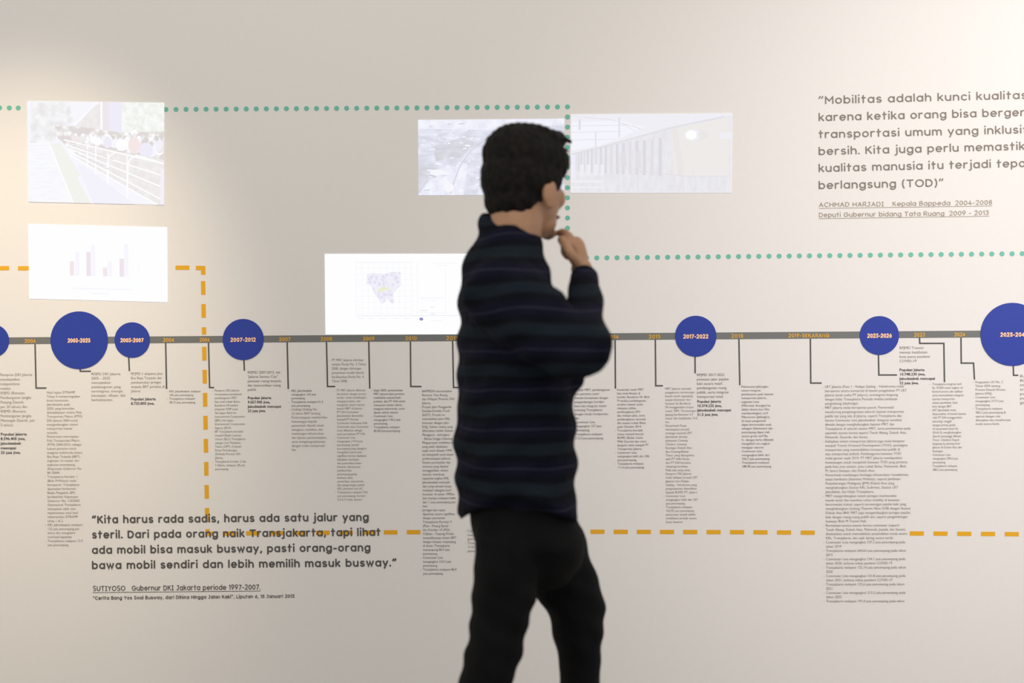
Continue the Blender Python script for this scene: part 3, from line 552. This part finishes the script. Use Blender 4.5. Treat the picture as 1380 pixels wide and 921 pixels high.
# ---------------------------------------------------------------- the walking person
PDEP, PS = FPX/705, 705.0
pos = CAM + fw*PDEP + r0*((712-690)/PS); pos.z = 0
person = empty('person', pos, YAW)
tag(person, 'person in dark striped shirt and black trousers walking right, hand raised to the chin', 'person')
def L(px, py, y=0.0):
    k = 1 + y/PDEP
    return Vector(((px-690)/PS*k - (712-690)/PS, y, CAMZ + (460.5-py)/PS*k))
def H_(px): return px/PS
class Solid:
    def __init__(s): s.bm = bmesh.new()
    def ring_loft(s, rings):
        vr = [[s.bm.verts.new(p) for p in r] for r in rings]; n = len(vr[0])
        for a, b in zip(vr, vr[1:]):
            for i in range(n): s.bm.faces.new((a[i], a[(i+1) % n], b[(i+1) % n], b[i]))
        s.bm.faces.new(vr[0][::-1]); s.bm.faces.new(vr[-1])
    def flat_loft(s, secs, rot=0, n=28, sup=2.0):
        """horizontal oval sections: (centre, half x, half y)"""
        rr = []
        for c, a, b in secs:
            q = []
            for i in range(n):
                t = 2*math.pi*i/n; co, si = math.cos(t), math.sin(t)
                x = a*math.copysign(abs(co)**(2/sup), co); y = b*math.copysign(abs(si)**(2/sup), si)
                q.append(Vector((c[0] + x*math.cos(rot) - y*math.sin(rot), c[1] + x*math.sin(rot) + y*math.cos(rot), c[2])))
            rr.append(q)
        s.ring_loft(rr); return rr
    def tube(s, pts, rad, n=14, sub=5, squash=1.0, up=Vector((0, 0, 1))):
        P_ = [Vector(p) for p in pts]; q = []; rr = []
        for i in range(len(P_)-1):
            p0 = P_[max(0, i-1)]; p1 = P_[i]; p2 = P_[i+1]; p3 = P_[min(len(P_)-1, i+2)]
            for k in range(sub):
                t = k/sub; t2 = t*t; t3 = t2*t
                q.append(.5*((2*p1) + (p2-p0)*t + (2*p0-5*p1+4*p2-p3)*t2 + (3*p1-p0-3*p2+p3)*t3)); rr.append(rad[i]*(1-t) + rad[i+1]*t)
        q.append(P_[-1]); rr.append(rad[-1])
        d0 = (q[1]-q[0]).normalized(); q.insert(0, q[0]-d0*rr[0]*.45); rr.insert(0, rr[0]*.72); d1 = (q[-1]-q[-2]).normalized(); q.append(q[-1]+d1*rr[-1]*.45); rr.append(rr[-1]*.72)
        q.append(q[-1]+d1*rr[-1]*.3); rr.append(rr[-1]*.4)
        rings = []; nrm = None
        for i, p in enumerate(q):
            d = (q[min(i+1, len(q)-1)] - q[max(0, i-1)]).normalized()
            if nrm is None:
                nrm = d.cross(up)
                if nrm.length < .05: nrm = d.cross(Vector((1, 0, 0)))
            nrm = (nrm - d*nrm.dot(d)).normalized(); b = d.cross(nrm)
            rings.append([p + (nrm*math.cos(2*math.pi*k/n)*squash + b*math.sin(2*math.pi*k/n))*rr[i] for k in range(n)])
        s.ring_loft(rings)
    def ball(s, c, r, mtx=None, seg=20):
        g = bmesh.ops.create_uvsphere(s.bm, u_segments=seg, v_segments=seg//2+2, radius=1)
        for v in g['verts']:
            p = Vector((v.co.x*r[0], v.co.y*r[1], v.co.z*r[2]))
            v.co = (mtx @ p if mtx else p) + Vector(c)
    def build(s, name, m_, parent, voxel=.006, smooth=6, fac=.5, disp=None):
        bmesh.ops.recalc_face_normals(s.bm, faces=s.bm.faces[:])
        me = bpy.data.meshes.new(name); s.bm.to_mesh(me); s.bm.free()
        o = bpy.data.objects.new(name, me); COL.objects.link(o)
        if voxel:
            r_ = o.modifiers.new('r', 'REMESH'); r_.mode = 'VOXEL'; r_.voxel_size = voxel
            if smooth: q = o.modifiers.new('s', 'SMOOTH'); q.iterations = smooth; q.factor = fac
        dg = bpy.context.evaluated_depsgraph_get(); me2 = bpy.data.meshes.new_from_object(o.evaluated_get(dg))
        o.modifiers.clear(); o.data = me2; bpy.data.meshes.remove(me); me2.name = name
        if disp:
            nn = [(v.co.copy(), v.normal.copy()) for v in me2.vertices]
            me2.vertices.foreach_set('co', [x for c, q in nn for x in (c + q*disp(c))]); me2.update()
        me2.materials.clear(); me2.materials.append(m_); me2.polygons.foreach_set('use_smooth', [True]*len(me2.polygons))
        o.parent = parent; return o

M_skin = mat('tan_skin', (.36, .20, .118, 1), .5, .3); nodes_noise(M_skin, 35, (.345, .19, .112, 1), (.375, .21, .125, 1), .1)
M_hair = mat('black_hair', (.008, .007, .006, 1), .7, .08); nodes_noise(M_hair, 90, (.005, .0045, .004, 1), (.012, .0105, .009, 1), .5)
M_trou = mat('black_cotton', (.0045, .0045, .0048, 1), .85, .08); nodes_noise(M_trou, 25, (.0040, .0040, .0044, 1), (.0056, .0056, .0062, 1), .3)
M_shoe = mat('black_leather', (.012, .012, .013, 1), .4); M_sole = mat('white_rubber', (.6, .6, .58, 1), .6)
M_eye = mat('eye_white', (.75, .73, .70, 1), .25); M_iris = mat('dark_iris', (.02, .012, .008, 1), .2); M_lip = mat('lip', (.25, .11, .08, 1), .5)
# striped shirt cloth: bands across the height of the garment
M_shirt = mat('navy_striped_cloth', (.01, .011, .02, 1), .9, .06)
nt = M_shirt.node_tree; b = nt.nodes['Principled BSDF']
tc = nt.nodes.new('ShaderNodeTexCoord'); nz = nt.nodes.new('ShaderNodeTexNoise'); nz.inputs['Scale'].default_value = 5; nz.inputs['Detail'].default_value = 1
sp = nt.nodes.new('ShaderNodeSeparateXYZ'); nt.links.new(tc.outputs['Object'], sp.inputs[0]); nt.links.new(tc.outputs['Object'], nz.inputs['Vector'])
def math_(op, a, bval):
    n = nt.nodes.new('ShaderNodeMath'); n.operation = op
    for i, q in enumerate((a, bval)):
        if isinstance(q, (int, float)): n.inputs[i].default_value = q
        else: nt.links.new(q, n.inputs[i])
    return n.outputs[0]
z = math_('ADD', sp.outputs['Z'], math_('MULTIPLY', math_('SUBTRACT', nz.outputs['Fac'], .5), .035))
ph = math_('FRACT', math_('DIVIDE', math_('ADD', z, -.968), .0705), 0)
ra = nt.nodes.new('ShaderNodeValToRGB'); ra.color_ramp.interpolation = 'LINEAR'
NAVY, TEAL, DARK, PIN = (.0058, .0062, .0150, 1), (.0085, .0135, .0195, 1), (.0042, .0052, .0088, 1), (.024, .024, .042, 1)
els = ra.color_ramp.elements; els[0].position = 0; els[0].color = TEAL; els[1].position = 1; els[1].color = TEAL
for p, c in [(.12, TEAL), (.15, DARK), (.30, DARK), (.34, NAVY), (.475, NAVY), (.485, PIN), (.51, PIN), (.52, NAVY), (.66, NAVY), (.70, DARK), (.84, DARK), (.87, TEAL)]:
    e = els.new(p); e.color = c
nt.links.new(ph, ra.inputs['Fac']); nt.links.new(ra.outputs['Color'], b.inputs['Base Color'])
n2 = nt.nodes.new('ShaderNodeTexNoise'); n2.inputs['Scale'].default_value = 14; n2.inputs['Detail'].default_value = 3; nt.links.new(tc.outputs['Object'], n2.inputs['Vector'])
bp = nt.nodes.new('ShaderNodeBump'); bp.inputs['Strength'].default_value = .5; bp.inputs['Distance'].default_value = .02; nt.links.new(n2.outputs['Fac'], bp.inputs['Height']); nt.links.new(bp.outputs['Normal'], b.inputs['Normal'])

# --- skeleton points
HY = R(47); HM = Matrix.Rotation(HY, 3, 'Z') @ Matrix.Rotation(R(4), 3, 'Y')
HC = L(709, 244, 0.0)
def hd(x, y, z): return HC + HM @ Vector((x, y, z))
SHR, ELR, WRR = L(694, 396, -.15), L(789, 474, -.25), L(788, 376, -.01)
SHL, ELL, WRL = L(682, 402, .16), L(728, 528, .20), L(758, 512, -.04)
# --- body: head, neck, torso, arms, hands, legs as one surface
S = Solid()
S.ball(hd(.002, 0, .024), (.075, .063, .068), HM); S.ball(hd(.026, 0, -.026), (.054, .053, .076), HM); S.ball(hd(.036, 0, -.072), (.042, .040, .035), HM)
S.ball(hd(.072, 0, -.092), (.014, .017, .013), HM); S.ball(hd(.068, 0, .012), (.012, .038, .009), HM)
S.tube([hd(.076, 0, .004), hd(.086, 0, -.014), hd(.092, 0, -.030)], [.007, .009, .012]); S.ball(hd(.082, .011, -.032), (.008, .007, .006), HM); S.ball(hd(.082, -.011, -.032), (.008, .007, .006), HM)
for sg in (1, -1):
    S.ball(hd(.056, sg*.030, -.028), (.020, .020, .022), HM)
    em_ = HM @ Matrix.Rotation(sg*R(18), 3, 'Z')
    S.ball(hd(-.004, sg*.067, -.028), (.016, .008, .026), em_); S.ball(hd(-.001, sg*.066, -.049), (.010, .007, .011), em_)
S.ball(hd(.077, 0, -.056), (.009, .019, .005), HM); S.ball(hd(.076, 0, -.065), (.009, .017, .006), HM)
S.tube([hd(-.018, 0, -.05), hd(-.022, 0, -.10), L(688, 345, 0.0), L(686, 400, 0.0)], [.050, .051, .056, .07])
S.flat_loft([(L(686, 375, 0), .05, .12), (L(688, 410, 0), .075, .165), (L(692, 500, 0), .09, .15), (L(694, 600, 0), .088, .14), (L(700, 690, 0), .078, .122), (L(710, 760, 0), .07, .112)], R(15))
S.tube([SHR, ELR], [.046, .038]); S.tube([ELR, (ELR+WRR)/2, WRR, L(783, 360, 0.005)], [.034, .029, .021, .021])
S.tube([SHL, ELL], [.046, .038]); S.tube([ELL, (ELL+WRL)/2, WRL], [.037, .034, .026])
# right hand at the chin: palm, index laid on the chin, three curled fingers, thumb
S.tube([L(783, 364, .006), L(781, 348, .018), L(778, 333, .028)], [.023, .029, .027], squash=.62, up=Vector((0, 1, 0)))
S.tube([L(775, 334, .004), L(769, 321, .010), L(761, 314, .030), L(755, 315, .045)], [.0090, .0086, .0082, .0074], n=10)
for i, (yy, dy) in enumerate(((.0235, 0), (.0445, 2), (.064, 5))):
    S.tube([L(777, 333+dy, yy), L(768, 325+dy, yy+.006), L(761, 334+dy, yy+.010), L(767, 343+dy, yy+.006)], [.0088, .0084, .0080, .0072], n=10)
S.tube([L(779, 356, -.008), L(770, 343, -.022), L(763, 331, -.012), L(757, 323, .008)], [.0115, .0105, .0098, .0085], n=10)
# left hand tucked below the right elbow
wl = WRL; S.tube([wl, wl + Vector((.002, -.035, .022)), wl + Vector((.004, -.072, .044))], [.023, .030, .029], squash=.6, up=Vector((1, 0, 0)))
for i in range(4):
    b0 = wl + Vector((.006 - .002*abs(i-1), -.077, .080 - .0205*i)); S.tube([b0, b0 + Vector((.008, -.030, .003)), b0 + Vector((.002, -.054, .006)), b0 + Vector((-.014, -.064, .008))], [.0088, .0084, .0080, .0072], n=10)
S.tube([wl + Vector((.0, -.02, .036)), wl + Vector((-.010, -.045, .066)), wl + Vector((-.016, -.066, .084))], [.011, .0098, .0084], n=10)
LN = [L(682, 745, -.08), L(660, 900, -.09), L(640, 1010, -.09), L(604, 1160, -.09), L(566, 1310, -.09)]
LF = [L(740, 745, .08), L(776, 890, .09), L(784, 1010, .09), L(788, 1160, .09), L(792, 1322, .09)]
for Q in (LN, LF): S.tube(Q, [.040, .030, .030, .032, .028])
def foot(S, a, toe, rs, dz=0): S.tube([a, a + (toe-a)*.35 + Vector((0, 0, -.02)), a + (toe-a)*.7 + Vector((0, 0, -.01)), toe], rs)
body = S.build('body', M_skin, person, .0029, 4)
# --- facial details
for sg in (1, -1):
    q = Solid(); q.ball(hd(.0605, sg*.026, -.004), (.0105, .0105, .0095), HM, 14); ey = q.build('eye', M_eye, person, 0)
    q = Solid(); q.ball(hd(.0690, sg*.0262, -.005), (.003, .005, .005), HM, 12); q.build('iris', M_iris, ey, 0)
    q = Solid(); q.tube([hd(.073, sg*.014, .016), hd(.074, sg*.028, .020), hd(.066, sg*.042, .015)], [.0035, .004, .0025], n=8); q.build('eyebrow', M_hair, person, 0)
q = Solid(); q.tube([hd(.080, .019, -.060), hd(.087, 0, -.060), hd(.080, -.019, -.060)], [.003, .0055, .003], n=8); q.build('lips', M_lip, person, 0)
# --- hair
S = Solid()
S.ball(hd(-.006, 0, .036), (.082, .072, .073), HM); S.ball(hd(-.026, 0, .002), (.066, .071, .070), HM); S.ball(hd(-.026, 0, .044), (.064, .070, .062), HM); S.ball(hd(-.038, 0, -.040), (.044, .058, .046), HM)
for sg in (1, -1): S.ball(hd(.004, sg*.058, .000), (.036, .017, .024), HM)
S.ball(hd(-.02, 0, .03), (.05, .05, .05), HM)
S.ball(hd(.026, -.004, .080), (.050, .056, .026), HM); S.ball(hd(.048, -.022, .085), (.026, .032, .019), HM); S.ball(hd(.0, 0, .090), (.06, .055, .018), HM)
for sg in (1, -1): S.ball(hd(.022, sg*.058, .034), (.034, .016, .036), HM); S.ball(hd(.026, sg*.060, .004), (.012, .009, .026), HM)
for i in range(34):
    a = random.uniform(0, 6.28); r_ = random.uniform(.0, .07); p0 = hd(-.01 + r_*math.cos(a), r_*.8*math.sin(a), .098 - r_*.25)
    S.tube([p0, p0 + HM @ Vector((.018, random.uniform(-.012, .012), random.uniform(-.004, .008))), p0 + HM @ Vector((.036, random.uniform(-.02, .02), random.uniform(-.016, .002)))], [.008, .007, .003], n=6, sub=2)
S.build('hair', M_hair, person, .0042, 3, disp=lambda c: .0016*math.sin(c.x*240+c.z*60)*math.sin(c.y*260))
# --- shirt: torso, both sleeves, collar
S = Solid(); n = 36; rot = R(15); rr = []
def hw(px): return px/PS
for y, cx, h, b_ in [(306, 689, 38, .068), (318, 685, 45, .082), (334, 682, 51, .104), (358, 680, 57, .140), (385, 682, 63, .170), (415, 684, 69, .188), (460, 690, 74, .185), (520, 693, 78.5, .172), (560, 693.5, 80, .168), (605, 692, 81.5, .168), (640, 692.5, 82, .172), (675, 694, 80.5, .178), (700, 696, 80, .182)]:
    c = L(cx, y, 0); hh = hw(h); a = math.sqrt(max(.02**2, (hh**2 - (b_*math.sin(rot))**2)))/math.cos(rot); q = []
    for i in range(n):
        t = 2*math.pi*i/n; x, yy = a*math.cos(t), b_*math.sin(t)
        dz = 0; xw = x*math.cos(rot) - yy*math.sin(rot); yw = x*math.sin(rot) + yy*math.cos(rot)
        if y >= 640: k = (y-632)/68.; dz = k*((.066 if yw < 0 else .03)*max(0, 1-(xw/hh)**2) - .004)
        q.append(Vector((c.x + x*math.cos(rot) - yy*math.sin(rot), x*math.sin(rot) + yy*math.cos(rot), c.z + dz)))
    rr.append(q)
S.ring_loft(rr)
d_ = (ELR-SHR)
S.tube([SHR + Vector((-.03, .02, .01)), SHR + d_*.35 + Vector((-.01, 0, -.012)), SHR + d_*.75 + Vector((-.004, 0, -.016)), ELR], [.078, .071, .056, .048], sub=7)
S.tube([ELR, ELR + (WRR-ELR)*.45, WRR + (ELR-WRR)*.04], [.049, .038, .025], sub=7); S.tube([WRR + (ELR-WRR)*.16, WRR], [.027, .0265], sub=3)
S.tube([SHL, ELL], [.064, .052]); S.tube([ELL, (ELL+WRL)/2, WRL, WRL + Vector((.002, -.026, .014))], [.050, .041, .036, .037])
for rr_, dy in ((.0125, 0), (.0135, 9)):
    ring = [L(691 - (35+dy*.4)*math.cos(2*math.pi*k/14), 325 + dy - (28)*math.cos(2*math.pi*k/14), -(.062+dy*.001)*math.sin(2*math.pi*k/14)) for k in range(15)]
    S.tube(ring, [rr_]*15, n=10, sub=3)
def folds(c):
    d = .0035*math.sin(c.z*55 + 3*c.x*8)*math.sin(c.x*21 + c.z*14 + 1.3) + .0025*math.sin(c.z*95 - c.x*70)
    return d
shirt = S.build('shirt', M_shirt, person, .0065, 5, disp=folds)
q = Solid(); q.tube([WRR + (ELR-WRR)*.12, WRR + (ELR-WRR)*.0 + Vector((0, 0, .002))], [.0285, .0275], sub=3); q.build('cuff', M_shirt, shirt, .004, 2)
# --- trousers
S = Solid()
S.flat_loft([(L(700, 668, 0), hw(66), .140), (L(705, 705, 0), hw(72), .155), (L(711, 728, 0), hw(74), .158), (L(712, 748, 0), hw(72), .130), (L(716, 766, 0), hw(64), .095), (L(719, 782, 0), hw(48), .065), (L(720, 794, 0), hw(28), .04)], R(10))
def leg(secs, y):
    S.flat_loft([(L(c, yy, y), hw(h)*(1+y/PDEP), d) for yy, c, h, d in secs], R(8), 24)
leg([(716, 688, 50, .072), (742, 683, 47, .080), (775, 679, 44, .085), (805, 677, 42, .085), (840, 669, 38, .082), (865, 665, 38.5, .080), (885, 661, 41, .078), (903, 656, 38, .074), (921, 651, 37, .070), (960, 645, 36, .066), (1010, 636, 36, .064), (1100, 617, 34, .060), (1200, 593, 32, .058), (1300, 567, 31, .056), (1322, 563, 31, .056)], -.085)
leg([(706, 735, 44, .070), (730, 742, 47, .078), (770, 752, 48, .082), (800, 764, 45, .080), (822, 773, 42, .078), (845, 776, 36, .076), (870, 777, 30, .072), (895, 777, 27, .068), (921, 777, 27, .066), (960, 780, 30, .064), (1010, 783, 33, .064), (1100, 785, 32, .060), (1200, 788, 31, .058), (1300, 791, 30, .056), (1325, 792, 30, .056)], .085)
def creases(c):
    k = max(0, 1-abs(c.z-.78)/.2)
    return .0022*k*math.sin(c.z*110 + c.x*60 + c.y*20) + .002*math.sin(c.z*40 - c.x*50 + 1)
S.build('trousers', M_trou, person, .0065, 14, disp=creases)
# --- shoes
def shoe(heel, toe_dir, pitch):
    e = empty('shoe'); e.parent = person; e.location = heel; e.rotation_euler = (0, -pitch, toe_dir)
    q = Solid(); q.flat_loft([((.10, 0, .022), .135, .045), ((.10, 0, .045), .135, .044), ((.075, 0, .065), .10, .040), ((.045, 0, .085), .062, .037), ((.035, 0, .105), .046, .036)], 0, 24, 2.4); q.build('upper', M_shoe, e, .005, 4)
    q = Solid(); q.flat_loft([((.10, 0, .0), .138, .046), ((.10, 0, .024), .140, .048)], 0, 28, 2.6); q.build('sole', M_sole, e, 0)
fz = L(792, 1376, .09); shoe(Vector((fz.x-.035, .09, 0)), R(6), 0)
fb = L(560, 1376, -.085); shoe(Vector((fb.x-.03, -.085, .075)), R(6), R(-19.5))
